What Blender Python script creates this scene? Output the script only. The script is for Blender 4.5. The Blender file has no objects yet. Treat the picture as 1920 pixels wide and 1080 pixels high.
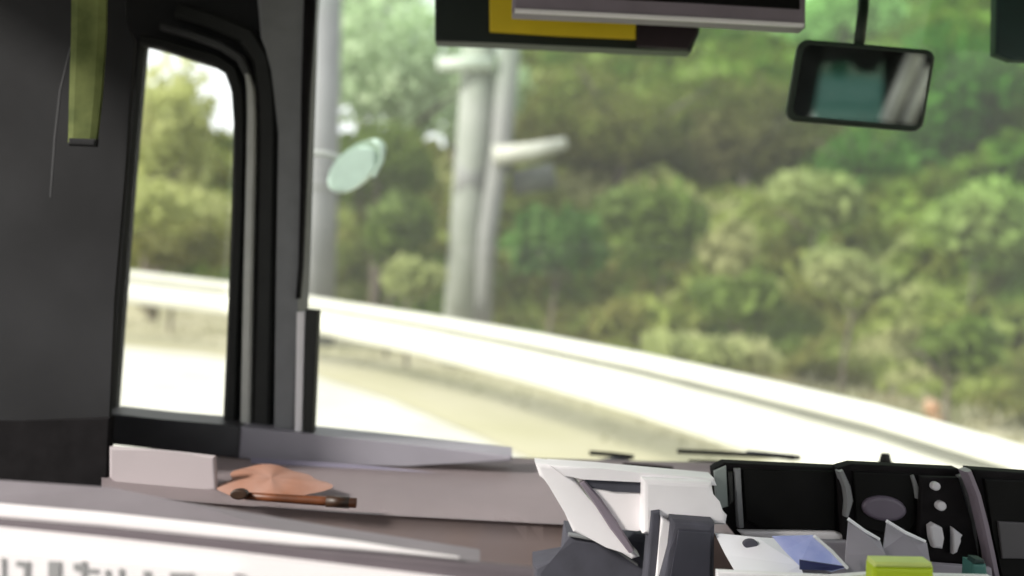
import bpy, bmesh, math, random
from mathutils import Vector, noise
random.seed(7)
S = bpy.context.scene
C = S.collection
R = math.radians

# ------------------------------------------------------------------ camera
FPX = 1800.0                       # focal length in photo pixels (1920 wide)
CAM = Vector((0, 0, 1.30))
pitch, roll = R(-0.8), R(4.0)
F = Vector((0, math.cos(pitch), math.sin(pitch)))
R0 = Vector((1, 0, 0)); U0 = R0.cross(F)
RT = math.cos(roll)*R0 + math.sin(roll)*U0
UP = -math.sin(roll)*R0 + math.cos(roll)*U0
cam = bpy.data.cameras.new('camera'); co = bpy.data.objects.new('camera', cam); C.objects.link(co)
from mathutils import Matrix
m3 = Matrix((RT, UP, -F)).transposed()
co.matrix_world = Matrix.Translation(CAM) @ m3.to_4x4()
cam.sensor_width = 36; cam.lens = FPX/1920*36
cam.clip_start = 0.02; cam.clip_end = 3000
cam.dof.use_dof = True; cam.dof.focus_distance = 1.4; cam.dof.aperture_fstop = 1.7
S.camera = co

# ------------------------------------------------------------------ light
SUN_AZ, SUN_EL = R(-116), R(29)      # azimuth from +Y (forward), clockwise; elevation
sd = Vector((math.sin(SUN_AZ)*math.cos(SUN_EL), math.cos(SUN_AZ)*math.cos(SUN_EL), math.sin(SUN_EL)))
sun = bpy.data.lights.new('sun', 'SUN'); sun.energy = 2.5; sun.angle = R(9); sun.color = (1, .96, .88)
so = bpy.data.objects.new('sun', sun); C.objects.link(so)
so.rotation_euler = sd.to_track_quat('Z', 'Y').to_euler()
w = bpy.data.worlds.new('World'); S.world = w; w.use_nodes = True
nt = w.node_tree
sky = nt.nodes.new('ShaderNodeTexSky'); sky.sky_type = 'NISHITA'; sky.sun_disc = False
sky.sun_elevation = SUN_EL; sky.sun_rotation = SUN_AZ
sky.dust_density = 4.0; sky.air_density = 1.0; sky.ozone_density = 0.6
bg = nt.nodes['Background']; bg.inputs[1].default_value = 0.15
# bright thin cloud over the blue
tc = nt.nodes.new('ShaderNodeTexCoord'); cn = nt.nodes.new('ShaderNodeTexNoise'); cn.inputs['Scale'].default_value = 2.2; cn.inputs['Detail'].default_value = 5
nt.links.new(tc.outputs['Generated'], cn.inputs['Vector'])
cr = nt.nodes.new('ShaderNodeMapRange'); cr.inputs[1].default_value = .25; cr.inputs[2].default_value = .6; cr.inputs[3].default_value = .7; cr.inputs[4].default_value = .97
nt.links.new(cn.outputs[0], cr.inputs[0])
cm = nt.nodes.new('ShaderNodeMix'); cm.data_type = 'RGBA'; cm.inputs[7].default_value = (4.9, 5.0, 5.0, 1)
nt.links.new(cr.outputs[0], cm.inputs[0]); nt.links.new(sky.outputs[0], cm.inputs[6]); nt.links.new(cm.outputs[2], bg.inputs[0])
S.view_settings.view_transform = 'Standard'; S.view_settings.look = 'None'
S.view_settings.exposure = 1.25; S.view_settings.gamma = 1
S.cycles.transparent_max_bounces = 16

# ------------------------------------------------------------------ helpers
def srgb(r, g, b):
    f = lambda c: ((c/255)/12.92 if c/255 <= .04045 else (((c/255)+.055)/1.055)**2.4)
    return (f(r), f(g), f(b))
def mat(name, col, rough=.6, var=.12, scale=12, metal=0, spec=.5, col2=None, emit=None, bump=0, coords='pos'):
    m = bpy.data.materials.new(name); m.use_nodes = True
    n = m.node_tree; b = n.nodes['Principled BSDF']
    b.inputs['Roughness'].default_value = rough; b.inputs['Metallic'].default_value = metal
    b.inputs['Specular IOR Level'].default_value = spec
    g = n.nodes.new('ShaderNodeNewGeometry')
    t = n.nodes.new('ShaderNodeTexNoise'); t.inputs['Scale'].default_value = scale; t.inputs['Detail'].default_value = 4
    n.links.new(g.outputs['Position'], t.inputs['Vector'])
    r = n.nodes.new('ShaderNodeValToRGB')
    a = col; c = col2 or tuple(min(1, v*(1+var)) for v in col)
    if col2 is None: a = tuple(v*(1-var) for v in col)
    r.color_ramp.elements[0].position = .32; r.color_ramp.elements[1].position = .68
    r.color_ramp.elements[0].color = (*a, 1); r.color_ramp.elements[1].color = (*c, 1)
    n.links.new(t.outputs[0], r.inputs[0]); n.links.new(r.outputs[0], b.inputs['Base Color'])
    if emit:
        b.inputs['Emission Color'].default_value = (*emit[:3], 1); b.inputs['Emission Strength'].default_value = emit[3]
    if bump:
        bp = n.nodes.new('ShaderNodeBump'); bp.inputs['Strength'].default_value = bump
        n.links.new(t.outputs[0], bp.inputs['Height']); n.links.new(bp.outputs[0], b.inputs['Normal'])
    return m
def P(x, y, d):
    return CAM + d*(F + (x-960)/FPX*RT + (540-y)/FPX*UP)
def tag(o, label=None, cat=None, group=None, kind=None):
    if label: o['label'] = label
    if cat: o['category'] = cat
    if group: o['group'] = group
    if kind: o['kind'] = kind
    return o
def empty(name, loc, label, cat, group=None):
    o = bpy.data.objects.new(name, None); C.objects.link(o); o.location = loc; o.empty_display_size = .05
    return tag(o, label, cat, group)
def build(name, bm, m, parent=None, smooth=False):
    bmesh.ops.recalc_face_normals(bm, faces=bm.faces)
    me = bpy.data.meshes.new(name); bm.to_mesh(me); bm.free()
    if m: me.materials.append(m)
    if smooth:
        for p in me.polygons: p.use_smooth = True
    o = bpy.data.objects.new(name, me); C.objects.link(o)
    if parent:
        o.parent = parent
        off = Vector(parent.location)
        pp = parent.parent
        while pp: off = off + Vector(pp.location); pp = pp.parent
        for v in me.vertices: v.co -= off
    else:
        c = sum((v.co for v in me.vertices), Vector())/max(1, len(me.vertices))
        for v in me.vertices: v.co -= c
        o.location = c
    return o
def add_slab(bm, pts, depth, thick, back=Vector((0, 1, 0)), bev=0.0):
    """closed solid whose front outline is pts [(px,py[,depth])]; thickness runs along `back`"""
    f = [P(p[0], p[1], p[2] if len(p) > 2 else depth) for p in pts]
    vf = [bm.verts.new(v) for v in f]; vb = [bm.verts.new(v+back*thick) for v in f]
    n = len(f)
    fr = bm.faces.new(vf); bk = bm.faces.new(list(reversed(vb)))
    for i in range(n):
        bm.faces.new((vf[i], vb[i], vb[(i+1) % n], vf[(i+1) % n]))
    if bev:
        es = list(fr.edges)
        bmesh.ops.bevel(bm, geom=es, offset=bev, segments=3, affect='EDGES', profile=.5)
    big = [q for q in bm.faces if len(q.verts) > 4]
    bmesh.ops.triangulate(bm, faces=big)
def slab(name, pts, depth, thick, m, parent=None, back=Vector((0, 1, 0)), bev=0.004):
    bm = bmesh.new(); add_slab(bm, pts, depth, thick, back, bev); return build(name, bm, m, parent)
def add_strip(bm, path, depth, thick, back=Vector((0, 1, 0)), crown=0):
    """ribbon following path [(px,py,width_px[,depth])] with real thickness"""
    n = len(path); L = []
    for i, p in enumerate(path):
        a = path[max(0, i-1)]; b = path[min(n-1, i+1)]
        t = Vector((b[0]-a[0], b[1]-a[1])).normalized(); nn = Vector((-t.y, t.x))
        d = p[3] if len(p) > 3 else depth
        ps = [P(p[0]+nn.x*p[2]*s/2, p[1]+nn.y*p[2]*s/2, d) for s in (-1, -.6, .6, 1)]
        ps[0] += back*thick*.35; ps[3] += back*thick*.35
        L.append([bm.verts.new(v) for v in ps] + [bm.verts.new(ps[3]+back*thick), bm.verts.new(ps[0]+back*thick)])
    for i in range(n-1):
        for k in range(6):
            bm.faces.new((L[i][k], L[i][(k+1) % 6], L[i+1][(k+1) % 6], L[i+1][k]))
    bm.faces.new(L[0]); bm.faces.new(list(reversed(L[-1])))
def strip(name, path, depth, thick, m, parent=None, back=Vector((0, 1, 0))):
    bm = bmesh.new(); add_strip(bm, path, depth, thick, back); return build(name, bm, m, parent, smooth=False)
def tube(bm, pts, rad, seg=10, cap=True):
    pts = [Vector(p) for p in pts]; n = len(pts)
    rs = rad if isinstance(rad, (list, tuple)) else [rad]*n
    L = []
    for i in range(n):
        t = (pts[min(n-1, i+1)]-pts[max(0, i-1)]).normalized()
        a = t.cross(Vector((0.31, .2, .93))); a = a.normalized() if a.length > .01 else Vector((1, 0, 0))
        b = t.cross(a)
        L.append([bm.verts.new(pts[i]+rs[i]*(a*math.cos(2*math.pi*k/seg)+b*math.sin(2*math.pi*k/seg))) for k in range(seg)])
    for i in range(n-1):
        for k in range(seg):
            bm.faces.new((L[i][k], L[i][(k+1) % seg], L[i+1][(k+1) % seg], L[i+1][k]))
    if cap:
        bm.faces.new(L[0]); bm.faces.new(list(reversed(L[-1])))
def box(bm, lo, hi):
    vs = [bm.verts.new((x, y, z)) for x in (lo[0], hi[0]) for y in (lo[1], hi[1]) for z in (lo[2], hi[2])]
    for f in ((0, 1, 3, 2), (4, 6, 7, 5), (0, 4, 5, 1), (2, 3, 7, 6), (0, 2, 6, 4), (1, 5, 7, 3)):
        bm.faces.new([vs[i] for i in f])
def rrect(x0, y0, x1, y1, r, skew=0, tilt=0, n=4):
    """rounded rectangle in pixels; skew leans the sides (px per px), tilt drops the right end"""
    o = []
    for cx, cy, a0 in ((x1-r, y0+r, -90), (x1-r, y1-r, 0), (x0+r, y1-r, 90), (x0+r, y0+r, 180)):
        for k in range(n+1):
            a = R(a0+90*k/n); x = cx+r*math.cos(a); y = cy+r*math.sin(a)
            o.append((x-(y-y0)*skew, y+(x-x0)*tilt))
    return o

# ------------------------------------------------------------------ materials
M = {}
M['shell'] = mat('dark_trim', srgb(43, 43, 45), .8, .25, 4, bump=.05, spec=.12)
M['black'] = mat('black_rubber', srgb(22, 23, 22), .6, .2, 30)
M['jet'] = mat('jet_plastic', (.011, .010, .011), .8, .2, 30, spec=.06)
M['greyp'] = mat('grey_pillar', srgb(120, 121, 124), .55, .08, 20)
M['alu'] = mat('aluminium_trim', srgb(188, 188, 184), .4, .06, 20, metal=.2)
M['roof'] = mat('headlining', srgb(110, 110, 112), .9, .05, 20)
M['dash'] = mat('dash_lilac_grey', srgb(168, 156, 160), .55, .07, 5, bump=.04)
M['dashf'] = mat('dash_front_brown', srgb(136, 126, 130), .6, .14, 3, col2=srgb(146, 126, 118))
M['white'] = mat('white_moulding', srgb(234, 231, 235), .45, .04, 12)
M['white2'] = mat('white_panel', srgb(243, 238, 241), .5, .02, 12)
M['groove'] = mat('grey_groove', srgb(92, 84, 90), .6, .1, 12)
M['slate'] = mat('slate_cloth', srgb(66, 66, 76), .85, .15, 25)
M['print'] = mat('grey_print', srgb(150, 150, 152), .7, .15, 40)
M['orange'] = mat('orange_plastic', srgb(142, 92, 66), .85, .15, 9, col2=srgb(154, 124, 114))
M['brown'] = mat('brown_slot', srgb(96, 50, 22), .5, .3, 30)
M['darkbrown'] = mat('dark_brown_knob', srgb(48, 26, 8), .5, .2, 50)
M['yellow'] = mat('yellow_panel', srgb(196, 170, 24), .5, .08, 10, emit=(.42, .31, .01, .05))  # weak glow added to brighten the panel
M['olive'] = mat('olive_reflection', srgb(58, 68, 22), .9, .2, 14, col2=srgb(104, 112, 62))
M['lime'] = mat('lime_plastic', srgb(182, 205, 22), .5, .05, 10)
M['teal'] = mat('teal_plastic', srgb(60, 110, 105), .5, .05, 10)
M['paper'] = mat('paper', srgb(228, 228, 236), .7, .03, 20)
M['blue'] = mat('pale_blue_card', srgb(150, 160, 220), .6, .12, 14, col2=srgb(205, 208, 246))
M['navy'] = mat('navy_print', srgb(30, 34, 80), .6, .1, 14)
M['vis'] = mat('dark_teal_visor', srgb(12, 44, 42), .6, .15, 14)
M['green_black'] = mat('green_black_case', srgb(4, 22, 16), .5, .15, 14)
M['lilac'] = mat('lilac_grey_case', srgb(128, 118, 130), .5, .08, 14)
M['maroon'] = mat('maroon_black_case', srgb(36, 20, 30), .6, .2, 14)
M['pebble'] = mat('pale_green_shell', srgb(176, 200, 188), .35, .06, 30)
M['knob'] = mat('pale_knob', srgb(200, 198, 204), .4, .05, 30)
M['screen'] = mat('dark_screen', (.008, .008, .008), .5, .2, 10, spec=.06)
M['mfr'] = mat('mirror_frame_green_black', srgb(12, 34, 18), .5, .2, 20)
m = bpy.data.materials.new('mirror_glass'); m.use_nodes = True
b = m.node_tree.nodes['Principled BSDF']; b.inputs['Metallic'].default_value = 1; b.inputs['Roughness'].default_value = .03
b.inputs['Base Color'].default_value = (.82, .92, .88, 1); M['mirror'] = m

def glass(name, tint, band=None, dust=0):
    m = bpy.data.materials.new(name); m.use_nodes = True; n = m.node_tree; n.nodes.clear()
    out = n.nodes.new('ShaderNodeOutputMaterial'); mx = n.nodes.new('ShaderNodeMixShader')
    tr = n.nodes.new('ShaderNodeBsdfTransparent'); gl = n.nodes.new('ShaderNodeBsdfGlossy'); gl.inputs['Roughness'].default_value = .02
    fr = n.nodes.new('ShaderNodeFresnel'); fr.inputs[0].default_value = 1.45
    tr.inputs[0].default_value = (*tint, 1)
    if band:       # the green shade band moulded into the upper edge and right part of the screen
        g = n.nodes.new('ShaderNodeNewGeometry'); sx = n.nodes.new('ShaderNodeSeparateXYZ')
        n.links.new(g.outputs['Position'], sx.inputs[0])
        a = n.nodes.new('ShaderNodeMath'); a.operation = 'MULTIPLY_ADD'; a.inputs[1].default_value = .42
        n.links.new(sx.outputs[0], a.inputs[0]); n.links.new(sx.outputs[2], a.inputs[2])
        mr = n.nodes.new('ShaderNodeMapRange'); mr.inputs[1].default_value = 1.62; mr.inputs[2].default_value = 2.15
        n.links.new(a.outputs[0], mr.inputs[0])
        mc = n.nodes.new('ShaderNodeMix'); mc.data_type = 'RGBA'
        mc.inputs[6].default_value = (*tint, 1); mc.inputs[7].default_value = (*band, 1)
        n.links.new(mr.outputs[0], mc.inputs[0]); n.links.new(mc.outputs[2], tr.inputs[0])
    n.links.new(fr.outputs[0], mx.inputs[0]); n.links.new(tr.outputs[0], mx.inputs[1]); n.links.new(gl.outputs[0], mx.inputs[2])
    if dust:      # a film of dust on the glass scatters the daylight
        tl = n.nodes.new('ShaderNodeBsdfTranslucent'); tl.inputs[0].default_value = (.75, .75, .74, 1)
        m2 = n.nodes.new('ShaderNodeMixShader'); m2.inputs[0].default_value = dust
        n.links.new(mx.outputs[0], m2.inputs[1]); n.links.new(tl.outputs[0], m2.inputs[2]); n.links.new(m2.outputs[0], out.inputs[0])
    else: n.links.new(mx.outputs[0], out.inputs[0])
    return m
M['screen_glass'] = glass('windscreen_glass', (.93, .95, .93), (.48, .86, .38), .075)
M['side_glass'] = glass('side_glass', (.96, .97, .95), None, .06)
M['teal_glass'] = glass('rear_glass_teal', (.17, .27, .26))

# ================================================================== OUTSIDE
# rail line: photo pixel of the beam's top edge and its distance
RAILPX = [(-700, 478, 13.6), (-300, 482, 12.8), (220, 505, 12), (430, 530, 11.9), (600, 560, 11.1), (800, 590, 9.3), (1000, 624, 7.5),
          (1200, 662, 6.2), (1400, 704, 5.1), (1650, 760, 4.2), (1920, 836, 3.5), (2300, 960, 2.9)]
RAIL = [P(*p) for p in RAILPX]
RAIL = [RAIL[0]+Vector((-14, 2, 0)), *RAIL, RAIL[-1]+Vector((1.2, -4, -.1)), RAIL[-1]+Vector((2, -16, -.1))]
def raild(x, y):
    best = 1e9; sg = 1
    p = Vector((x, y))
    for a, b in zip(RAIL[:-1], RAIL[1:]):
        A = a.xy; B = b.xy; t = max(0, min(1, (p-A).dot(B-A)/(B-A).length_squared))
        q = A+(B-A)*t; d = (p-q).length
        if d < best:
            best = d; cr = (B-A).x*(p-A).y-(B-A).y*(p-A).x; sg = 1 if cr > 0 else -1
    return best*sg
def ground(x, y):
    s = raild(x, y)
    z = 0.10*max(0, min(1, (-x+1)/6))
    if s > 3.6:
        az = math.degrees(math.atan2(x, max(y, .1)))
        cap = 30
        t = max(0, min(1, (az+5)/7)) if az > -14 else 0
        t = t*t*(3-2*t)
        capz = 4.6*(1-t)+34*t
        r = (s-3.6)
        z += capz*(1-math.exp(-(.10*r+.52*max(0, r-2.6))/capz))
        z += .45*noise.noise(Vector((x*.35, y*.35, 1)))*min(1, r/3)
    return z
def grid(name, xs, ys, fn, m):
    bm = bmesh.new(); V = [[bm.verts.new((x, y, fn(x, y))) for x in xs] for y in ys]
    for j in range(len(ys)-1):
        for i in range(len(xs)-1):
            bm.faces.new((V[j][i], V[j][i+1], V[j+1][i+1], V[j+1][i]))
    return build(name, bm, m, None, True)
def lin(a, b, n): return [a+(b-a)*i/(n-1) for i in range(n)]
M['soil'] = mat('hillside_soil', (.105, .115, .045), .95, .3, 1.2, col2=(.17, .15, .08), bump=.3)
M['verge'] = mat('dry_verge', (.44, .41, .29), .95, .2, .6, col2=(.38, .36, .22), bump=.2)
M['road'] = mat('pale_concrete_road', (.53, .52, .46), .9, .1, 1.5, bump=.1)
M['farland'] = mat('far_ground', (.12, .14, .06), .95, .3, .1)
tag(grid('hillside', lin(-45, 60, 106), lin(-6, 90, 97), lambda x, y: ground(x, y)-.02 if raild(x, y) > 3.4 else -.4, M['soil']), kind='structure')
# far sheet to the horizon
bm = bmesh.new(); vs = [bm.verts.new(v) for v in ((-1500, -1500, -.5), (1500, -1500, -.5), (1500, 1500, -.5), (-1500, 1500, -.5))]; bm.faces.new(vs)
tag(build('ground', bm, M['farland']), kind='structure')
# road and verge as strips following the rail
def ribbon(name, s0, s1, n, m, dz):
    bm = bmesh.new(); rows = []
    dense = []
    for a, b in zip(RAIL[:-1], RAIL[1:]):
        k = max(1, int((b-a).length/1.0))
        dense += [a+(b-a)*i/k for i in range(k)]
    dense.append(RAIL[-1])
    for i, p in enumerate(dense):
        t = (dense[min(len(dense)-1, i+3)].xy-dense[max(0, i-3)].xy).normalized(); nn = Vector((-t.y, t.x))
        row = []
        for k in range(n):
            s = s0+(s1-s0)*k/(n-1); q = p.xy+nn*s
            row.append(bm.verts.new((q.x, q.y, 0.10*max(0, min(1, (-q.x+1)/6))+dz+(.10*(max(0, s-3.6)) if s > 3.6 else 0))))
        rows.append(row)
    for i in range(len(rows)-1):
        for k in range(n-1):
            bm.faces.new((rows[i][k], rows[i][k+1], rows[i+1][k+1], rows[i+1][k]))
    return tag(build(name, bm, m), kind='structure')
ribbon('verge', -.35, 6.4, 10, M['verge'], .012)
bm = bmesh.new()
# road sheet: everything on the near side of the rail
xs = lin(-28, 4.4, 66); ys = lin(-22, 18, 81)
V = {}
for j, y in enumerate(ys):
    for i, x in enumerate(xs):
        V[i, j] = bm.verts.new((x, y, 0.10*max(0, min(1, (-x+1)/6))+.002))
for j in range(80):
    for i in range(65):
        if all(raild(xs[a], ys[b_]) < 1.3 for a, b_ in ((i, j), (i+1, j+1))):
            bm.faces.new((V[i, j], V[i+1, j], V[i+1, j+1], V[i, j+1]))
tag(build('road', bm, M['road']), kind='structure')

# guardrail
M['railp'] = mat('white_rail_paint', (.66, .66, .58), .45, .04, 3)
M['railshade'] = mat('grey_groove_shade', (.16, .165, .14), .6, .1, 3)
gr = empty('guardrail', (RAIL[5].x, RAIL[5].y, 0), 'white painted steel guardrail curving along the road edge in front of the vehicle', 'guardrail')
Hb = .40
# w-beam cross section: (outward towards the road, height fraction from the top)
prof = [(0, 0), (.045, .03), (.07, .09), (.065, .20), (.03, .24), (-.02, .26), (-.02, .335), (.03, .355), (.085, .40), (.10, .55), (.10, .80), (.07, .95), (.01, 1.0)]
bm = bmesh.new(); rows = []
for i, p in enumerate(RAIL):
    t = (RAIL[min(len(RAIL)-1, i+1)].xy-RAIL[max(0, i-1)].xy).normalized(); nn = Vector((t.y, -t.x))
    rows.append([bm.verts.new((p.x+nn.x*o, p.y+nn.y*o, p.z-Hb*h)) for o, h in prof] +
                [bm.verts.new((p.x+nn.x*(o-.006), p.y+nn.y*(o-.006), p.z-Hb*h)) for o, h in reversed(prof)])
n = len(rows[0])
for i in range(len(rows)-1):
    for k in range(n):
        bm.faces.new((rows[i][k], rows[i][(k+1) % n], rows[i+1][(k+1) % n], rows[i+1][k]))
build('beam', bm, M['railp'], gr)
bm = bmesh.new(); rows = []      # grey strip painting the shade in the groove between the two ridges
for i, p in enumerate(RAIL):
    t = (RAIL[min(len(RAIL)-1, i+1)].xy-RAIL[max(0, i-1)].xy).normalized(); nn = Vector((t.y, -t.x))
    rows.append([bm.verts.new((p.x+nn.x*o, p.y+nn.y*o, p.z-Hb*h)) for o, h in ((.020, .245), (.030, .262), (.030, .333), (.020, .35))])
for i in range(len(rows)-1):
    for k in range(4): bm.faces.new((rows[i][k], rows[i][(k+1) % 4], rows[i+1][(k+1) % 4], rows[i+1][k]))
build('groove_shade', bm, M['railshade'], gr)
for px, py, d in ((-560, 478, 13.4), (-60, 494, 12.4), (500, 542, 11.6), (1530, 735, 4.6), (2150, 910, 3.1)):
    p = P(px, py, d); bm = bmesh.new(); tube(bm, [(p.x+.02, p.y+.14, -.1), (p.x+.02, p.y+.14, p.z-.05)], .055, 12)
    build('post', bm, M['railp'], gr, True)

# poles
M['conc'] = mat('pale_concrete', (.25, .27, .24), .8, .12, 2.2, col2=(.31, .33, .30), bump=.1)
M['conc2'] = mat('lilac_grey_conduit', (.20, .205, .20), .7, .08, 2)
def pole_at(px, ybot, pxt, ytop, D):
    a = P(px, ybot, D); b_ = P(pxt, ytop, D); return a, b_
up = empty('utility_pole', P(872, 640, 13.0)*1, 'tall pale concrete utility pole behind the guardrail, right of the windscreen pillar', 'pole')
a = P(862, 720, 13.0); b_ = P(920, -260, 13.0)
bm = bmesh.new(); tube(bm, [a, a+(b_-a)*.5, b_], [0.293, 0.242, 0.191], 20); build('shaft', bm, M['conc'], up, True)
a = P(902, 700, 12.8); b2 = P(958, 60, 12.8)
bm = bmesh.new(); tube(bm, [a, P(914, 440, 12.75), P(940, 270, 12.75), b2], [0.128, 0.128, 0.140, 0.153], 14); build('conduit', bm, M['conc2'], up, True)
bm = bmesh.new(); tube(bm, [P(925, 292, 12.55), P(1000, 284, 12.55), P(1062, 268, 12.55)], [0.128, 0.121, 0.076], 10); build('bracket_arm', bm, mat('pale_steel', (.42, .43, .38), .5), up, True)
bm = bmesh.new(); tube(bm, [P(820, 120, 12.7), P(925, 120, 12.7)], .095, 10); build('cross_arm', bm, mat('pale_mint_steel', (.48, .52, .48), .5), up, True)
bm = bmesh.new(); tube(bm, [P(858, 338, 13.0), P(905, 342, 13.0)], .27, 20); build('band', bm, M['conc2'], up, True)
bm = bmesh.new(); tube(bm, [P(1040, 330, 12.95), P(960, 345, 12.95)], .17, 10); build('junction_box', bm, mat('dark_box', (.09, .10, .09), .7), up, True)
lp = empty('reflection_post', P(600, 640, 14.0), 'broad pale grey post standing in for a reflection at the left edge of the windscreen', 'post')  # post shape added for a pale reflection in the windscreen
bm = bmesh.new(); tube(bm, [P(590, 700, 14.0), P(602, 300, 14.0), P(612, -60, 14.0)], [0.268, 0.255, 0.229], 20); build('shaft', bm, mat('lilac_reflection', (.22, .225, .235), .8, .2, .8), lp, True)
bm = bmesh.new(); tube(bm, [P(599, 356, 14.0), P(600, 346, 14.0)], .27, 20); build('reflection_collar', bm, M['conc2'], lp, True)
# orange marker in the grass
om = empty('marker_post', P(1745, 800, 7.0), 'small faded orange marker post in the verge behind the guardrail', 'marker post')
bm = bmesh.new(); tube(bm, [P(1762, 850, 7.0), P(1752, 775, 7.0), P(1740, 748, 7.0)], [.05, .05, .035], 12); build('stake', bm, mat('faded_orange', (.30, .20, .12), .7), om, True)
bm = bmesh.new(); tube(bm, [P(1749, 768, 7.0), P(1745, 760, 7.0)], .056, 12); build('reflector', bm, mat('orange_reflector', (.36, .18, .09), .4), om, True)

# ------------------------------------------------------------------ foliage
def leafmat(name, stops, scale, bright=1.0):
    m = bpy.data.materials.new(name); m.use_nodes = True; n = m.node_tree; b = n.nodes['Principled BSDF']
    b.inputs['Roughness'].default_value = .75; b.inputs['Specular IOR Level'].default_value = .2
    g = n.nodes.new('ShaderNodeNewGeometry'); t = n.nodes.new('ShaderNodeTexNoise'); t.inputs['Scale'].default_value = scale; t.inputs['Detail'].default_value = 2.5
    t.inputs['Roughness'].default_value = .6
    n.links.new(g.outputs['Position'], t.inputs['Vector'])
    r = n.nodes.new('ShaderNodeValToRGB')
    while len(r.color_ramp.elements) < len(stops): r.color_ramp.elements.new(.5)
    for e, (p, c) in zip(r.color_ramp.elements, stops): e.position = p; e.color = (*[v*bright for v in c], 1)
    n.links.new(t.outputs[0], r.inputs[0]); n.links.new(r.outputs[0], b.inputs['Base Color'])
    tl = n.nodes.new('ShaderNodeBsdfTranslucent'); n.links.new(r.outputs[0], tl.inputs[0])
    mx = n.nodes.new('ShaderNodeMixShader'); mx.inputs[0].default_value = .42
    n.links.new(b.outputs[0], mx.inputs[1]); n.links.new(tl.outputs[0], mx.inputs[2])
    n.links.new(mx.outputs[0], n.nodes['Material Output'].inputs[0]); return m
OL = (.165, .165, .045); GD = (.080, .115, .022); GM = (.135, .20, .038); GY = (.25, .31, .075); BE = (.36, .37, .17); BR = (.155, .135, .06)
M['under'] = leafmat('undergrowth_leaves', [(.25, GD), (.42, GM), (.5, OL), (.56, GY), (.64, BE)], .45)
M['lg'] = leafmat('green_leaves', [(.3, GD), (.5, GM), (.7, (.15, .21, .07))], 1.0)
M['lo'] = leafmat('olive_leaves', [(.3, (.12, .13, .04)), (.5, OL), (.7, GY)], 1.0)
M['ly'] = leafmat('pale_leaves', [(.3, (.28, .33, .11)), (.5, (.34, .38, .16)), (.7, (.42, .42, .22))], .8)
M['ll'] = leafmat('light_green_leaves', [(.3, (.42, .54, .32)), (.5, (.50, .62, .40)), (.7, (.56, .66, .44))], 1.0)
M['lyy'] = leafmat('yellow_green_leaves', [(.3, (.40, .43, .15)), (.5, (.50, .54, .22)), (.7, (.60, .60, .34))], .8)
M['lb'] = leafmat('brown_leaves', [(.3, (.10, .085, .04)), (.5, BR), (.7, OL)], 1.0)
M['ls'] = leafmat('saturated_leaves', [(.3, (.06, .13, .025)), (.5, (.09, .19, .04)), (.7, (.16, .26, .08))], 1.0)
M['bark'] = mat('bark', (.12, .10, .08), .9, .3, 8)
def leaf(bm, c, s, up_bias=.5):
    n = Vector((random.gauss(0, 1), random.gauss(0, 1)-.6, random.gauss(0, 1)+up_bias)).normalized()
    a = n.cross(Vector((random.random(), random.random(), random.random()-.5))).normalized(); b = n.cross(a)
    w = s*random.uniform(.35, .6)
    vs = [bm.verts.new(c+a*s*.9), bm.verts.new(c+b*w), bm.verts.new(c-a*s*.9), bm.verts.new(c-b*w)]
    bm.faces.new(vs)
def crown_bm(rx, ry, rz, nl, ls, lumps=7):
    bm = bmesh.new(); cs = []
    for k in range(lumps):
        a = random.uniform(0, 6.28); e = random.uniform(-.5, 1)
        cs.append((Vector((math.cos(a)*rx*.55*random.random()**.5, math.sin(a)*ry*.55, rz*(.9+.6*e*.8))), random.uniform(.38, .62)))
    for i in range(nl):
        c, r = random.choice(cs)
        d = Vector((random.gauss(0, 1), random.gauss(0, 1), random.gauss(0, 1))).normalized()*random.uniform(.55, 1.05)
        leaf(bm, c+Vector((d.x*rx*r, d.y*ry*r, d.z*rz*r)), ls*random.uniform(.6, 1.3))
    return bm
def plant(name, px, py, D, wpx, hpx, m, label, cat='shrub', tree=False, dens=1.0, group=None):
    c = P(px, py, D); w_ = wpx*D/FPX/2; h_ = hpx*D/FPX
    gz = min(ground(c.x, c.y), c.z-h_*.5)
    o = empty(name, (c.x, c.y, gz), label, cat, group)
    zc = c.z-h_/2
    rz = h_/2
    nl = int(1500*dens*max(.5, min(3, w_*h_/2)))
    bm = crown_bm(w_, w_*.8, rz, nl, .13)
    for v in bm.verts: v.co += Vector((c.x, c.y, zc))
    # crown centre is at z = rz in local units
    build('crown' if tree else 'foliage', bm, m, o)
    bm = bmesh.new(); pts = [(c.x, c.y, gz-.3)]
    for k in range(1, 4):
        pts.append((c.x+random.uniform(-.08, .08)*w_*k, c.y+random.uniform(-.05, .05)*w_, gz+(c.z-gz)*k/3))
    r0 = .05+.03*h_ if tree else .03
    tube(bm, pts, [r0, r0*.8, r0*.6, r0*.3], 8)
    for k in range(5):
        a = random.uniform(0, 6.28); p0 = Vector(pts[2])
        tube(bm, [p0, p0+Vector((math.cos(a)*w_*.4, math.sin(a)*w_*.4, h_*.25)), p0+Vector((math.cos(a)*w_*.7, math.sin(a)*w_*.7, h_*.4))], [r0*.45, r0*.3, r0*.1], 6)
    build('trunk' if tree else 'stem', bm, M['bark'], o, True)
    return o
# undergrowth: one uncountable mass over the slope
bm = bmesh.new(); cnt = 0
while cnt < 80000:
    az = R(random.uniform(-31, 34)); D = 5+32*random.random()**1.3
    x = D*math.sin(az); y = D*math.cos(az); s = raild(x, y)
    if s < 5.2: continue
    z = ground(x, y)
    if z > 17: continue
    cl = noise.noise(Vector((x*.7, y*.7, z*.7)))
    hgt = min(1.0, (s-5.0)*.3)*(.9+1.2*max(0, cl))
    leaf(bm, Vector((x, y, z+random.random()**.6*hgt*.9)), (.05+.0075*D)*random.uniform(.6, 1.3)); cnt += 1
tag(build('undergrowth', bm, M['under']), 'mass of mixed green and olive undergrowth covering the hillside beyond the guardrail', 'undergrowth', None, 'stuff')
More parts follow.
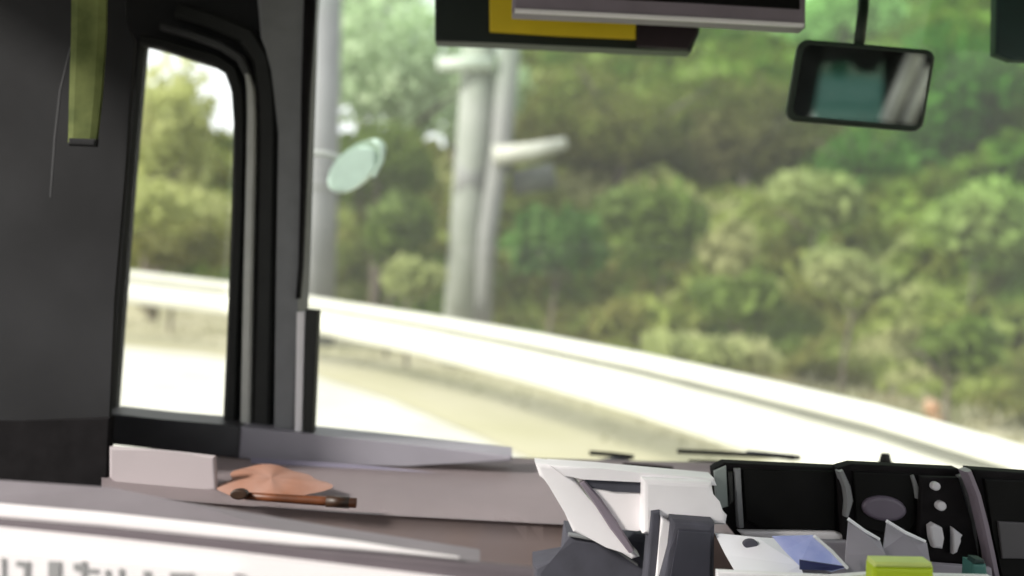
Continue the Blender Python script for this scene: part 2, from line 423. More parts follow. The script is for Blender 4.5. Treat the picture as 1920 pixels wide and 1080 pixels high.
# grass tufts on the verge
bm = bmesh.new()
for i in range(5000):
    k = random.randrange(1, len(RAIL)-3); t = random.random(); p = RAIL[k].lerp(RAIL[k+1], t)
    tt = (RAIL[k+1]-RAIL[k]).xy.normalized(); nn = Vector((-tt.y, tt.x)); s = .6+5.4*random.random()**.6
    q = p.xy+nn*s; z = ground(q.x, q.y)+.01
    if s > 3.6: z = max(z, .1*(s-3.6))
    h = random.uniform(.03, .08)*(1+.9*(s > 4)); a = random.uniform(0, 6.28); dx, dy = math.cos(a)*.025, math.sin(a)*.025
    v = [bm.verts.new((q.x-dx, q.y-dy, z)), bm.verts.new((q.x+dx, q.y+dy, z)), bm.verts.new((q.x+random.uniform(-.08, .08), q.y+random.uniform(-.08, .08), z+h))]
    bm.faces.new(v)
tag(build('verge_grass', bm, leafmat('dry_grass', [(.3, (.31, .32, .19)), (.5, (.37, .36, .24)), (.7, (.43, .41, .29))], .8)), 'pale dry grass growing along the verge behind the guardrail', 'grass', None, 'stuff')

PL = [
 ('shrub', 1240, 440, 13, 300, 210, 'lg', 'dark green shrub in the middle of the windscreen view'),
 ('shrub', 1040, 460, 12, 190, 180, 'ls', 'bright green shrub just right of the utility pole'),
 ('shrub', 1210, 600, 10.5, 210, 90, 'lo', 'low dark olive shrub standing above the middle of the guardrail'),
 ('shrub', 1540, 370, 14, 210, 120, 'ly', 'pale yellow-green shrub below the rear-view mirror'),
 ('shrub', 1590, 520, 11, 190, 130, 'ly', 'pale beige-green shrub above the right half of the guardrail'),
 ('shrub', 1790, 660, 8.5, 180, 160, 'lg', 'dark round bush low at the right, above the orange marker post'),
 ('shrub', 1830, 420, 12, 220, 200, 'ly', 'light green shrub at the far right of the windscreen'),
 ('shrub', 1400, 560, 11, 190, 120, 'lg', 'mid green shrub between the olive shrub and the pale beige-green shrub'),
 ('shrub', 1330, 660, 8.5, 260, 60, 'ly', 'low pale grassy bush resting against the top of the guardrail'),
 ('shrub', 740, 430, 13, 150, 170, 'lg', 'dark green shrub between the pale reflection post and the utility pole'),
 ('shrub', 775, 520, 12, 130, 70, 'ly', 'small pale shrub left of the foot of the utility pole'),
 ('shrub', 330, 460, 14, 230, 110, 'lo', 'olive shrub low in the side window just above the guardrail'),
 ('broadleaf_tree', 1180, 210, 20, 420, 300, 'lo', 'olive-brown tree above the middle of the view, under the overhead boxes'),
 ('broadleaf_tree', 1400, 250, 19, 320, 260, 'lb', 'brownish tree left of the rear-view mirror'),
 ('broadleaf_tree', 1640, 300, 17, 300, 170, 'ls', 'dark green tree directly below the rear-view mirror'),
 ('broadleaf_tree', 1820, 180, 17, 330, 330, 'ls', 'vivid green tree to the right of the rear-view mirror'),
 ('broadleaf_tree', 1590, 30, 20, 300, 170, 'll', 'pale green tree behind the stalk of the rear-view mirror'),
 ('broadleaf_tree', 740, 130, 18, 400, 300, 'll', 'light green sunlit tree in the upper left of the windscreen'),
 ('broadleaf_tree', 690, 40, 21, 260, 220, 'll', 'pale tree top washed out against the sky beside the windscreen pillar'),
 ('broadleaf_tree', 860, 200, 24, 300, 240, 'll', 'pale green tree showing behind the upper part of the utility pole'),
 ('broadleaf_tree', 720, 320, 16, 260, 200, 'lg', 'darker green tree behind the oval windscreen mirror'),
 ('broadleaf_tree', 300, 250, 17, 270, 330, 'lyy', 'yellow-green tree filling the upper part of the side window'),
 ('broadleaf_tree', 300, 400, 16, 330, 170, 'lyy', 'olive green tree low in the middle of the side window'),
]
for nm, px, py, D, wp, hp, mk, lab in PL:
    tr = nm == 'broadleaf_tree'
    # px,py is the middle of the crown; shift to the crown's own origin
    plant(nm, px, py, D, wp, hp, M[mk], lab, 'tree' if tr else 'shrub', tr, 1.0)

# ================================================================== VEHICLE SHELL
bus = empty('minibus', (0, 1.0, .25), 'interior of a minibus cab with dark side pillar, grey windscreen pillar and pale dashboard', 'minibus')
D1 = 2.0
# side window panel with its opening
inner = [(205, 785), (222, 560), (240, 330), (262, 80), (300, 90), (350, 106), (395, 120), (422, 138), (434, 170), (438, 230), (434, 400), (426, 620), (418, 797)]
outer = [(-500, 905), (-520, 560), (-540, 200), (-520, -260), (300, -270), (400, -270), (520, -270), (592, -260), (580, 20), (572, 200), (566, 400), (560, 620), (556, 812)]
bm = bmesh.new(); vi = [bm.verts.new(P(x, y, D1)) for x, y in inner]; vo = [bm.verts.new(P(x, y, D1)) for x, y in outer]
vib = [bm.verts.new(P(x, y, D1)+Vector((0, .05, 0))) for x, y in inner]; vob = [bm.verts.new(P(x, y, D1)+Vector((0, .05, 0))) for x, y in outer]
for i in range(len(inner)):
    j = (i+1) % len(inner)
    if j == 0:   # the sill side is closed by its own piece
        continue
    bm.faces.new((vi[i], vi[j], vo[j], vo[i])); bm.faces.new((vib[i], vob[i], vob[j], vib[j]))
    bm.faces.new((vi[i], vib[i], vib[j], vi[j])); bm.faces.new((vo[i], vo[j], vob[j], vob[i]))
build('side_panel', bm, M['shell'], bus)
strip('window_seal', [(262, 74, 20), (300, 80, 20), (350, 96, 22), (400, 110, 24), (432, 130, 24), (444, 170, 24), (448, 230, 22), (445, 400, 22), (436, 620, 22), (430, 800, 22)], D1-.02, .02, M['black'], bus)
strip('window_trim', [(462, 138, 8), (468, 165, 14), (470, 210, 16), (469, 300, 17), (464, 500, 17), (458, 800, 18)], D1-.035, .015, M['alu'], bus)
strip('window_trim', [(300, 48, 12), (350, 62, 13), (410, 84, 14), (448, 108, 15), (463, 140, 14)], D1-.034, .015, mat('shaded_trim', srgb(66, 66, 68), .6, .15, 14), bus)  # upper curve of the same trim, its shade painted in as darker grey
strip('window_channel', [(330, 16, 30), (400, 40, 34), (460, 66, 36), (488, 110, 38), (498, 180, 38), (500, 260, 36), (496, 500, 36), (488, 802, 36)], D1-.03, .02, M['black'], bus)
slab('windscreen_pillar', [(470, -120), (588, -120), (578, 20), (570, 250), (562, 500), (555, 640), (552, 815), (512, 815), (518, 500), (522, 250), (516, 130), (488, 70)], D1-.045, .10, M['greyp'], bus, bev=.008)
strip('pillar_gasket', [(584, -120, 22), (577, 30, 20), (570, 180, 14), (566, 350, 9), (561, 500, 6), (556, 560, 6)], D1-.055, .02, M['jet'], bus)
slab('window_sill', [(190, 774), (300, 786), (420, 796), (450, 800), (446, 861), (330, 846), (190, 832)], D1-.08, .10, mat('dark_sill', srgb(50, 50, 54), .5, .15, 14), bus, bev=.006)
slab('sill_end', [(450, 800), (560, 812), (760, 833), (960, 855), (960, 866), (760, 874), (560, 868), (446, 861)], D1-.078, .10, mat('grey_sill', srgb(146, 143, 153), .5, .08, 6), bus, bev=.006)
bm = bmesh.new(); vs = [bm.verts.new(P(x, y, D1+.03)) for x, y in inner]; f_ = bm.faces.new(vs); bmesh.ops.triangulate(bm, faces=[f_])
g = build('side_window_glass', bm, M['side_glass'], bus)
# windscreen: raked, gently curved pane
bm = bmesh.new(); rows = []
for j in range(9):
    v = j/8; row = []
    for i in range(13):
        u = i/12; x = 572+(2150-572)*u; y = 875-(875+150)*v
        d = 2.28-.32*v+.10*math.sin(u*math.pi)
        row.append(bm.verts.new(P(x, y, d)))
    rows.append(row)
for j in range(8):
    for i in range(12): bm.faces.new((rows[j][i], rows[j][i+1], rows[j+1][i+1], rows[j+1][i]))
build('windscreen', bm, M['screen_glass'], bus, True)
# lower post beside the windscreen
slab('post_trim', [(556, 585), (572, 585), (566, 812), (552, 812)], D1-.06, .03, M['white'], bus, bev=.003)
slab('post_gasket', [(572, 580), (596, 582), (586, 812), (567, 812)], D1-.062, .03, M['black'], bus, bev=.003)
# dark pillar beside the passenger, in front of the window panel
slab('door_pillar', [(-420, -200), (236, -200), (232, 40), (252, 76), (236, 300), (214, 560), (204, 790), (198, 940), (-420, 930)], 1.72, .012, M['shell'], bus, bev=.004)
strip('pillar_seam', [(132, 88, 4), (112, 170, 5), (102, 260, 5), (94, 370, 4)], 1.7195, .01, mat('seam_grey', srgb(54, 54, 58), .7), bus)
slab('pillar_base', [(-420, 780), (30, 790), (206, 782), (199, 942), (-420, 940)], 1.712, .02, M['jet'], bus, bev=.004)
# roof, floor, right and rear walls: the rest of the body
def wall(name, lo, hi, m=M['roof']):
    bm = bmesh.new(); box(bm, lo, hi); return build(name, bm, m, bus)
wall('roof', (-1.35, -3.2, 2.12), (1.30, 2.02, 2.18))
wall('floor', (-1.35, -3.2, .25), (1.30, 2.2, .30), M['shell'])
wall('body_side', (-1.38, -3.2, .30), (-1.35, 1.9, .80)); wall('body_side', (1.30, -3.2, .30), (1.33, 2.2, .85))
wall('window_header', (-1.38, -3.2, 1.95), (-1.35, 1.9, 2.12)); wall('window_header', (1.30, -3.2, 1.90), (1.33, 2.0, 2.12))
for y0 in (-3.2, -1.6, -.2):
    wall('body_pillar', (-1.379, y0, .80), (-1.351, y0+.1, 1.95), M['shell']); wall('body_pillar', (1.301, y0, .85), (1.329, y0+.1, 1.90), M['shell'])
# dashboard top: light ledge then darker front
def pl(tab, x):
    for a, b in zip(tab[:-1], tab[1:]):
        if a[0] <= x <= b[0]:
            t = (x-a[0])/(b[0]-a[0]); return tuple(a[k]+(b[k]-a[k])*t for k in (1, 2))
    return tab[-1][1:]
def loft(name, back, front, xs, m, nv=8, sag=.0):
    bm = bmesh.new(); rows = []
    for x in xs:
        by, bd = pl(back, x); fy, fd = pl(front, x); a = P(x, by, bd); b = P(x-(x-960)*.0, fy, fd)
        rows.append([bm.verts.new(a.lerp(b, k/nv)+Vector((0, 0, sag*math.sin(math.pi*k/nv)))) for k in range(nv+1)])
    for i in range(len(rows)-1):
        for k in range(nv): bm.faces.new((rows[i][k], rows[i+1][k], rows[i+1][k+1], rows[i][k+1]))
    r = bmesh.ops.solidify(bm, geom=list(bm.faces), thickness=.02)
    return build(name, bm, m, bus, True)
LX = lin(190, 2000, 60)
lip = [(190, 928, 1.64), (640, 962, 1.64), (1062, 984, 1.64), (2000, 1040, 1.64)]
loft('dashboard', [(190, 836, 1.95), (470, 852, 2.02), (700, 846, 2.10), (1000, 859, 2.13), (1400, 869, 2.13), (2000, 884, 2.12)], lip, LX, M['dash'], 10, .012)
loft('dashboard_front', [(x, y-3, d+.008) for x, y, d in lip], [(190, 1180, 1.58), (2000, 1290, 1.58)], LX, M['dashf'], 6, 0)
for pts in ([(1168, 871, 5, 2.0), (1215, 875, 7, 2.0), (1262, 880, 8, 2.0)], [(1292, 864, 3, 2.08), (1400, 869, 4, 2.08), (1480, 874, 3, 2.08)], [(1440, 855, 5, 2.1), (1468, 857, 5, 2.1)]):
    strip('defroster_vent', pts, 2, .004, M['jet'], bus)
strip('dashboard_ridge', [(470, 862, 12, 1.90), (560, 868, 14, 1.90), (700, 878, 14, 1.90), (830, 890, 8, 1.90)], 1.90, .012, mat('ridge_violet_grey', srgb(140, 136, 156), .6), bus, back=Vector((0, 0, -1)))
slab('dashboard_panel', [(204, 838), (300, 845), (340, 849), (402, 856), (406, 920), (330, 922), (225, 914), (204, 896)], 1.70, .01, mat('white_ledge_panel', srgb(170, 160, 164), .5, .05, 6), bus, bev=.005)

# ------------------------------------------------------------------ things in the cab
st = empty('reflection', P(160, 270, 1.66), 'olive green reflection painted as a strip on the dark side pillar', 'reflection')  # foliage reflected on the pillar, painted as an olive strip
strip('reflection_strip', [(166, -160, 66), (164, 60, 64), (158, 180, 60), (152, 268, 52)], 1.665, .008, M['olive'], st)
slab('reflection_end', [(128, 258), (180, 260), (178, 274), (127, 272)], 1.662, .012, M['shell'], st)

# oval mirror stuck to the glass
ov = empty('outside_mirror', P(665, 310, 2.75), 'small pale mint oval outside mirror seen through the left of the windscreen', 'mirror')
def oval(cx, cy, a, b, ang, n=28, egg=.0):
    o = []
    for k in range(n):
        t = 2*math.pi*k/n; x = a*math.cos(t); y = b*math.sin(t)*(1-egg*math.cos(t))
        o.append((cx+x*math.cos(ang)-y*math.sin(ang), cy+x*math.sin(ang)+y*math.cos(ang)))
    return o
ang = R(-42)
slab('rim', oval(670, 307, 64, 33, ang, egg=.12), 2.76, .03, mat('grey_green_rim', srgb(150, 172, 152), .5), ov, bev=.006)
slab('shell', oval(659, 317, 55, 31, ang), 2.735, .03, M['pebble'], ov, bev=.010)
bm = bmesh.new(); tube(bm, [P(700, 262, 2.74), P(715, 274, 2.74), P(716, 300, 2.74), P(700, 332, 2.74)], .006, 8); build('clip', bm, M['pebble'], ov, True)
bm = bmesh.new(); tube(bm, [P(650, 300, 2.78), P(610, 288, 2.80), P(540, 284, 2.82)], .010, 10); build('arm', bm, mat('pale_arm', (.26, .28, .27), .5), ov, True)

# overhead boxes
ob = empty('overhead_sign_box', P(1060, 0, 1.95), 'black overhead box with a yellow panel hanging above the windscreen', 'sign box')
slab('case', [(815, -260), (1316, -240), (1312, 60), (1296, 96), (1190, 92), (920, 80), (815, 76)], 1.96, .05, M['green_black'], ob, bev=.005)
slab('yellow_panel', [(916, -240), (1195, -230), (1192, 72), (1050, 66), (918, 58)], 1.945, .012, M['yellow'], ob, bev=.003)
slab('end_cover', [(1196, -240), (1310, -230), (1308, 60), (1290, 92), (1194, 86)], 1.945, .012, M['maroon'], ob, bev=.003)
om2 = empty('overhead_monitor', P(1240, 0, 1.75), 'lilac-grey overhead monitor with a black screen, in front of the yellow panel', 'monitor')
slab('case', [(962, -300), (1516, -280), (1512, 50), (1350, 40), (1150, 30), (960, 22)], 1.76, .05, M['lilac'], om2, bev=.008)
slab('screen', [(1000, -280), (1498, -262), (1500, 16), (1300, 4), (1000, -10)], 1.752, .006, M['screen'], om2, bev=.002)
strip('lower_lip', [(965, 18, 7), (1150, 27, 7), (1350, 37, 7), (1508, 46, 7)], 1.748, .008, M['white'], om2)
sv = empty('sun_visor', P(1920, 0, 1.85), 'dark teal sun visor at the top right corner of the windscreen', 'sun visor')
slab('board', [(1874, -260), (2260, -240), (2260, 128), (1900, 112), (1868, 100)], 1.86, .025, M['vis'], sv, bev=.006)
bm = bmesh.new(); tube(bm, [P(1880, -230, 1.90), P(2260, -215, 1.90)], .008, 8); build('hinge_rod', bm, M['black'], sv, True)

# rear-view mirror
DM = 1.80
rv = empty('rear_view_mirror', P(1615, 155, DM), 'rectangular rear-view mirror hanging on a dark green-black stalk', 'mirror')
MC = P(1627, 150, DM)
nM = ((Vector((.25, -3.1, 1.35))-MC).normalized()-(MC-CAM).normalized()).normalized()
def dep(x, y, off=0):
    r = P(x, y, 1.0)-CAM; return (MC+nM*off-CAM).dot(nM)/r.dot(nM)
mo = [(x, y, dep(x, y)) for x, y in rrect(1497, 72, 1756, 226, 20, skew=.17, tilt=.085)]
mi = [(x, y, dep(x, y, .004)) for x, y in rrect(1508, 83, 1747, 216, 14, skew=.17, tilt=.085)]
slab('housing', mo, DM, .03, M['mfr'], rv, back=-nM, bev=.005)
slab('mirror_glass', mi, DM, .003, M['mirror'], rv, back=-nM, bev=0)
bm = bmesh.new(); tube(bm, [P(1610, 88, DM+.03), P(1618, 20, DM+.05), P(1624, -140, DM+.10)], [.010, .0105, .012], 12); build('stalk', bm, M['mfr'], rv, True)
# what hangs behind the viewer and shows in the mirror: placed by reflecting sight lines in the glass
def reflect(px, py, Y):
    p = P(px, py, dep(px, py, .004)); d = (p-CAM).normalized()
    d2 = d-2*d.dot(nM)*nM
    t = (Y-p.y)/d2.y; return p+d2*t
def quad_wall(name, pts, Y, th, m, parent):
    bm = bmesh.new(); f = [reflect(x, y, Y) for x, y in pts]
    vf = [bm.verts.new(v) for v in f]; vb = [bm.verts.new(v-Vector((0, th, 0))) for v in f]; n = len(f)
    bm.faces.new(vf); bm.faces.new(list(reversed(vb)))
    for i in range(n): bm.faces.new((vf[i], vb[i], vb[(i+1) % n], vf[(i+1) % n]))
    return build(name, bm, m, parent)

# wipers lying along the foot of the windscreen
def wiper(path, arm, label):
    o = empty('wiper', P(*path[0][:2], 2.36), label, 'wiper')
    bm = bmesh.new(); tube(bm, [P(x, y, 2.36) for x, y in path], .0065, 6); build('blade', bm, M['black'], o)
    bm = bmesh.new(); tube(bm, [P(x, y, 2.39) for x, y in arm], [.009, .006], 6); build('arm', bm, M['slate'], o)
wiper([(1105, 849), (1145, 852), (1188, 857)], [(1180, 857), (1120, 866)], 'short black wiper at the foot of the windscreen above the white bracket')
wiper([(1270, 846), (1380, 851), (1500, 858)], [(1490, 858), (1400, 848)], 'longer black wiper at the foot of the windscreen above the dark screens')
kn = empty('washer_nozzle', P(1660, 856, 2.0), 'small dark nozzle on top of the dashboard above the instrument panel', 'nozzle')
bm = bmesh.new(); tube(bm, [P(1660, 868, 2.0), P(1660, 850, 2.0)], [.014, .009], 12); build('cap', bm, M['black'], kn, True)
bm = bmesh.new(); tube(bm, [P(1660, 876, 2.0), P(1660, 868, 2.0)], .02, 12); build('foot', bm, M['shell'], kn, True)

# orange handle on the ledge
oc = empty('cloth', P(505, 930, 1.66), 'crumpled faded orange cloth lying behind the brown rod on the dashboard', 'cloth')
bm = bmesh.new(); rows = []
for j in range(13):
    r = j/12; row = []
    for k in range(40):
        t = 2*math.pi*k/40; wob = 1+.16*math.sin(3*t+.6)+.07*math.sin(7*t)
        p = P(508+98*r*wob*math.cos(t), 912+30*r*wob*math.sin(t), 1.72-.06*r*math.sin(t))
        f = noise.noise(Vector((p.x*16, p.y*16, 3)))
        row.append(bm.verts.new(p+Vector((0, 0, .008*(1-r*r)+.008*f*(1-r*.5)+.006))))
    rows.append(row)
for j in range(12):
    for k in range(40): bm.faces.new((rows[j][k], rows[j][(k+1) % 40], rows[j+1][(k+1) % 40], rows[j+1][k]))
build('fabric', bm, M['orange'], oc, True)
oh = empty('rod', P(548, 945, 1.6), 'thin rusty brown rod with a dark knob lying along the dashboard edge', 'rod')
bm = bmesh.new(); tube(bm, [P(440, 928, 1.62), P(520, 934, 1.62), P(600, 939, 1.62), P(668, 943, 1.62)], [.006, .007, .008, .0085], 12); build('shaft', bm, M['brown'], oh, True)
slab('knob', oval(447, 928, 17, 10, 0, 16), 1.605, .012, M['darkbrown'], oh, bev=.003)
bm = bmesh.new(); tube(bm, [P(612, 940, 1.618), P(655, 942.5, 1.618)], .0095, 12); build('grip', bm, M['darkbrown'], oh, True)

# foreground partition, bottom left
pt = empty('partition', P(200, 1300, .9), 'white partition with a rail along its top in the lower left foreground', 'partition')
slab('top_ledge', [(-300, 870, 1.05), (0, 900, 1.05), (210, 914, 1.05), (330, 938, 1.05), (640, 990, 1.06), (900, 1030, 1.06), (900, 1100, .98), (-300, 960, .98)], 1.05, .02, mat('grey_ledge', srgb(128, 122, 128), .55, .08, 14), pt, back=Vector((0, .1, -1)), bev=0)
strip('white_rail', [(-300, 928, 26), (0, 958, 26), (200, 975, 26), (400, 996, 25), (560, 1013, 22), (660, 1022, 16), (760, 1034, 8), (860, 1046, 3)], .97, .008, M['white2'], pt, back=Vector((0, 1, -.25)))
strip('grey_channel', [(-300, 954, 30), (0, 985, 24), (200, 1003, 26), (400, 1024, 28), (600, 1048, 34), (800, 1070, 44), (1000, 1092, 50)], .972, .006, M['groove'], pt)
slab('panel', [(-300, 968), (0, 994), (200, 1014), (400, 1036), (600, 1060), (800, 1084), (1000, 1110), (1000, 1400), (-300, 1400)], .96, .02, M['white2'], pt, bev=.003)
sg = empty('notice', P(180, 1200, .94), 'white printed notice with large faded grey marks on the partition', 'notice')
slab('sheet', [(-260, 1020), (0, 1034), (200, 1052), (440, 1072), (440, 1300), (-260, 1280)], .952, .004, M['white2'], sg, bev=0)
marks = [(-40, 1060, 8, 50), (2, 1046, 6, 60), (30, 1052, 24, 10), (44, 1060, 9, 46), (90, 1052, 22, 60), (100, 1090, 10, 40), (138, 1056, 14, 14), (152, 1052, 8, 44), (160, 1066, 22, 8), (196, 1068, 8, 40), (222, 1066, 8, 40), (268, 1070, 12, 40), (318, 1074, 44, 9), (330, 1088, 12, 30), (372, 1086, 10, 30)]
bm = bmesh.new()
for x, y, w_, h_ in marks: add_slab(bm, [(x, y), (x+w_, y+1), (x+w_, y+h_+1), (x, y+h_)], .9505, .001)
build('print', bm, M['print'], sg)

# white bracket frame in the middle
br = empty('ticket_machine', P(1160, 1080, 1.4), 'white ticket machine with an open window and dark slot, middle of the dashboard', 'ticket machine')
slab('left_arm', [(1003, 868), (1040, 872), (1080, 900), (1100, 930), (1130, 975), (1165, 1010), (1200, 1045), (1185, 1050), (1140, 1020), (1075, 998), (1058, 960), (1034, 905), (1012, 894)], 1.48, .04, M['white'], br, bev=.006)
strip('arm_edge', [(1092, 905, 12), (1120, 940, 16), (1150, 985, 18), (1185, 1035, 12)], 1.468, .012, M['lilac'], br)
slab('top_bar', [(1028, 872), (1120, 878), (1340, 898), (1345, 912), (1215, 905), (1095, 893), (1060, 896)], 1.47, .05, M['white'], br, bev=.005)
slab('slot', [(1092, 894), (1205, 905), (1208, 925), (1150, 922), (1100, 914)], 1.475, .03, M['slate'], br, bev=.003)
slab('window_plate', [(1100, 914), (1208, 925), (1210, 1000), (1196, 992), (1152, 994), (1128, 960)], 1.478, .02, M['white2'], br, bev=.003)
slab('body', [(1205, 898), (1335, 905), (1340, 945), (1365, 968), (1362, 986), (1262, 984), (1256, 962), (1236, 958), (1232, 1006), (1205, 1002)], 1.45, .07, M['white'], br, bev=.008)
slab('side_edge', [(1222, 960), (1238, 958), (1234, 1100), (1210, 1100)], 1.44, .04, M['slate'], br, bev=.004)
slab('leg', [(1240, 970), (1265, 984), (1258, 1030), (1236, 1100), (1228, 1100), (1236, 1020)], 1.435, .03, M['white'], br, bev=.004)
sc = empty('card_reader', P(1295, 1080, 1.38), 'dark slate square reader below the white ticket machine', 'card reader')
slab('case', [(1262, 976), (1342, 982), (1340, 1120), (1232, 1120), (1256, 1030)], 1.41, .05, M['slate'], sc, bev=.01)
slab('glass_face', [(1272, 994), (1334, 998), (1332, 1110), (1252, 1110), (1266, 1034)], 1.405, .004, mat('slate_face', srgb(56, 56, 66), .35, .1, 20), sc, bev=.002)
sk = empty('seat_back', P(1120, 1080, 1.5), 'dark slate seat back rising under the white ticket machine', 'seat')
slab('cushion', [(1062, 1000), (1110, 1006), (1160, 1030), (1190, 1000), (1228, 1006), (1220, 1140), (1000, 1140), (1000, 1062), (1056, 1052)], 1.52, .08, M['slate'], sk, bev=.012)
strip('seat_piping', [(1066, 1004, 5), (1112, 1012, 5), (1158, 1034, 5), (1196, 1060, 5)], 1.515, .01, M['greyp'], sk)

# screens on the right
def unit(name, label, cat, case, scr, d, m=M['lilac'], back=.03):
    o = empty(name, P(case[0][0], case[0][1]+120, d), label, cat)
    slab('case', case, d, back, m, o, bev=.004)
    slab('screen', scr, d-.006, .008, M['screen'], o, bev=.003)
    return o
u1 = unit('dash_monitor', 'large black dashboard screen in a pale frame, leftmost of the dark screens', 'monitor',
     [(1338, 880), (1360, 868), (1585, 878), (1590, 1010), (1470, 1014), (1384, 1010), (1344, 960)], [(1392, 880), (1566, 884), (1568, 994), (1430, 992), (1398, 976)], 1.52, M['jet'])
slab('side_strip', [(1366, 885), (1374, 885), (1376, 940), (1368, 948)], 1.51, .01, M['black'], u1, bev=.002)
slab('side_face', [(1340, 884), (1362, 874), (1366, 950), (1344, 956)], 1.513, .01, mat('grey_green_face', srgb(132, 140, 138), .5), u1, bev=.002)
slab('lower_bezel', [(1384, 996), (1568, 998), (1588, 1006), (1588, 1014), (1400, 1012)], 1.508, .02, M['white'], u1, bev=.004)
u2 = unit('instrument_cluster', 'dark instrument cluster with a curved hood between two pale ribs', 'instrument cluster',
     [(1572, 878), (1600, 870), (1800, 880), (1832, 960), (1850, 1100), (1590, 1100), (1580, 980)], [(1600, 884), (1712, 888), (1720, 980), (1700, 1010), (1606, 990)], 1.50, M['jet'])
slab('hood', oval(1660, 955, 42, 24, R(8), 20), 1.486, .02, mat('violet_grey_hood', srgb(92, 84, 98), .5), u2, bev=.006)
strip('frame_edge', [(1384, 880, 12), (1386, 930, 13), (1390, 990, 12)], 1.508, .015, M['greyp'], u1)
strip('rib', [(1578, 884, 10), (1590, 915, 14), (1594, 940, 16), (1588, 970, 8)], 1.488, .015, M['greyp'], u2)
strip('rib', [(1712, 892, 6), (1720, 915, 9), (1722, 935, 7)], 1.488, .012, M['greyp'], u2)
strip('edge_rib', [(1802, 892, 8), (1816, 930, 10), (1826, 985, 12), (1834, 1060, 10)], 1.488, .012, M['greyp'], u2)
sp = empty('switch_panel', P(1765, 1060, 1.47), 'black switch panel with pale round knobs and levers', 'switch panel')
slab('plate', [(1728, 894), (1798, 896), (1822, 980), (1838, 1058), (1745, 1056), (1724, 1000)], 1.478, .012, M['jet'], sp, bev=.003)
for (cx, cy, r) in ((1757, 913, 8), (1767, 950, 9)):
    o = slab('knob', oval(cx, cy, r, r, 0, 16), 1.465, .012, M['knob'], sp, bev=.003)
slab('lever', [(1744, 988), (1752, 982), (1768, 990), (1772, 1010), (1768, 1030), (1752, 1028), (1746, 1010)], 1.462, .014, M['knob'], sp, bev=.004)
slab('lever', [(1788, 990), (1806, 1004), (1798, 1014), (1796, 1036), (1788, 1040)], 1.464, .012, M['knob'], sp, bev=.003)
u3 = unit('side_monitor', 'dark screen in a pale-edged case at the lower right corner', 'monitor',
     [(1822, 880), (1990, 892), (2000, 1120), (1878, 1120), (1850, 990)], [(1846, 898), (1980, 902), (1984, 1110), (1884, 1110), (1862, 1000)], 1.46, M['jet'])
strip('pale_edge', [(1818, 884, 12), (1836, 930, 12), (1850, 985, 13), (1862, 1040, 13), (1874, 1100, 13)], 1.448, .02, M['lilac'], u3)
slab('lower_pad', [(1872, 978), (1984, 984), (1984, 1050), (1880, 1048)], 1.449, .006, mat('grey_pad', srgb(70, 68, 72), .6), u3, bev=.002)

# papers and small things in the lower right
def paper(name, label, cat, pts, d, m, lean=.0):
    o = empty(name, P(pts[0][0], pts[0][1]+60, d), label, cat)
    slab('sheet', pts, d, .003, m, o, bev=0)
    return o
p1 = paper('paper', 'white curled paper sheet leaning in the tray, leftmost of the papers', 'paper', [(1340, 1000, 1.42), (1420, 1008, 1.40), (1452, 1010, 1.40), (1500, 1060, 1.34), (1520, 1110, 1.30), (1400, 1110, 1.30), (1360, 1040, 1.38)], 1.4, M['paper'])
slab('hole', oval(1408, 1021, 14, 9, 0, 14), 1.385, .008, M['slate'], p1, bev=.002)
p2 = paper('leaflet', 'pale blue leaflet with a navy band in the tray', 'leaflet', [(1448, 1006, 1.36), (1525, 1004, 1.36), (1560, 1030, 1.34), (1588, 1064, 1.30), (1560, 1072, 1.30), (1498, 1060, 1.31), (1470, 1032, 1.34)], 1.36, M['blue'])
slab('navy_band', [(1500, 1050, 1.305), (1588, 1063, 1.29), (1560, 1070, 1.29), (1500, 1068, 1.29)], 1.3, .003, M['navy'], p2, bev=0)
strip('fold', [(1528, 1006, 6), (1560, 1034, 6), (1590, 1066, 6)], 1.28, .004, M['paper'], p2)
M['ppr2'] = mat('greyish_paper', srgb(146, 142, 152), .6, .05, 20)
p3 = paper('envelope', 'greyish pointed envelope standing in the tray, left of its twin', 'envelope', [(1592, 972, 1.36), (1650, 1012, 1.36), (1660, 1040, 1.33), (1640, 1110, 1.28), (1584, 1110, 1.28), (1586, 1040, 1.33)], 1.36, M['ppr2'])
strip('flap_edge', [(1592, 974, 6), (1622, 996, 6), (1650, 1012, 5)], 1.35, .004, M['paper'], p3)
p4 = paper('envelope', 'greyish pointed envelope standing behind the lime green box', 'envelope', [(1664, 976, 1.37), (1700, 1000, 1.37), (1738, 1018, 1.36), (1745, 1060, 1.33), (1700, 1110, 1.30), (1652, 1100, 1.30), (1656, 1030, 1.35)], 1.37, M['ppr2'])
strip('flap_edge', [(1664, 978, 6), (1700, 1000, 6), (1736, 1016, 5)], 1.355, .004, M['paper'], p4)
lb = empty('lime_box', P(1694, 1080, 1.2), 'bright lime green box at the bottom edge in front of the envelopes', 'box')
slab('body', [(1638, 1062), (1752, 1064), (1756, 1200), (1634, 1200)], 1.2, .025, M['lime'], lb, bev=.006)
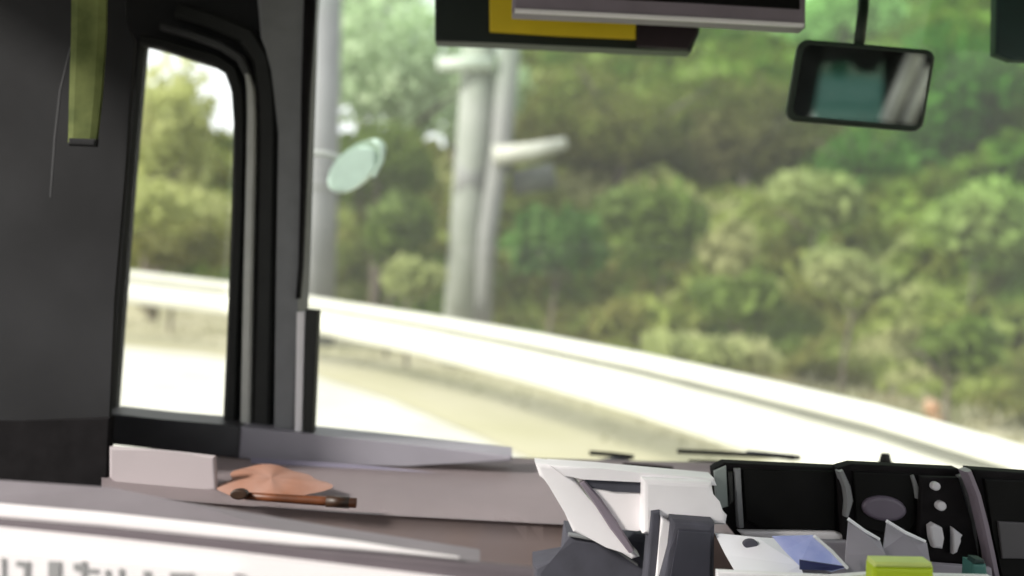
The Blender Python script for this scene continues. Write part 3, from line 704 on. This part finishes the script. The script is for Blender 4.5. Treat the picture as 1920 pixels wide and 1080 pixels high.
slab('lid', [(1642, 1054), (1748, 1056), (1750, 1066), (1640, 1064)], 1.198, .028, mat('pale_lime', srgb(205, 220, 120), .5), lb, bev=.003)
tb = empty('teal_clip', P(1838, 1070, 1.3), 'small teal clip at the foot of the switch panel', 'clip')
slab('body', [(1824, 1056), (1850, 1058), (1856, 1100), (1822, 1100)], 1.32, .03, M['teal'], tb, bev=.004)
slab('jaw', [(1828, 1048), (1846, 1050), (1848, 1058), (1826, 1058)], 1.318, .02, M['vis'], tb, bev=.002)
tr = empty('tray', P(1560, 1100, 1.3), 'pale grey document tray at the bottom right holding papers', 'tray')
slab('front_wall', [(1345, 1072), (1560, 1082), (1640, 1076), (1860, 1082), (1870, 1220), (1345, 1220)], 1.25, .012, M['white'], tr, bev=.003)
slab('back_wall', [(1385, 1010), (1590, 1016), (1600, 1046), (1860, 1066), (1870, 1140), (1385, 1140)], 1.43, .012, M['ppr2'], tr, bev=.003)

# rear of the cabin, seen in the mirror
Yr = -3.1
quad_wall('rear_wall', [(1380, -40), (1570, -40), (1518, 245), (1510, 360), (1380, 360)], Yr, .04, M['shell'], bus)
quad_wall('rear_wall', [(1655, -40), (1860, -40), (1860, 360), (1655, 360)], Yr, .04, M['jet'], bus)
quad_wall('rear_wall', [(1520, -40), (1655, -40), (1655, 112), (1640, 138), (1610, 134), (1590, 116), (1520, 122)], Yr, .04, M['shell'], bus)
quad_wall('rear_wall', [(1526, 226), (1655, 232), (1655, 360), (1526, 360)], Yr, .04, M['shell'], bus)
quad_wall('rear_window', [(1526, 118), (1655, 108), (1655, 232), (1526, 226)], Yr-.02, .005, M['teal_glass'], bus)

M['rail_pale'] = mat('pale_grab_rail', srgb(245, 240, 240), .4, .04, 10)
for k, (a, b_, r) in enumerate((((1718, 100), (1664, 228), .045), ((1740, 126), (1700, 232), .035))):
    bm = bmesh.new(); tube(bm, [reflect(*a, -2.3), reflect(*b_, -2.3)], r, 12); build('grab_rail', bm, M['rail_pale'], bus, True)
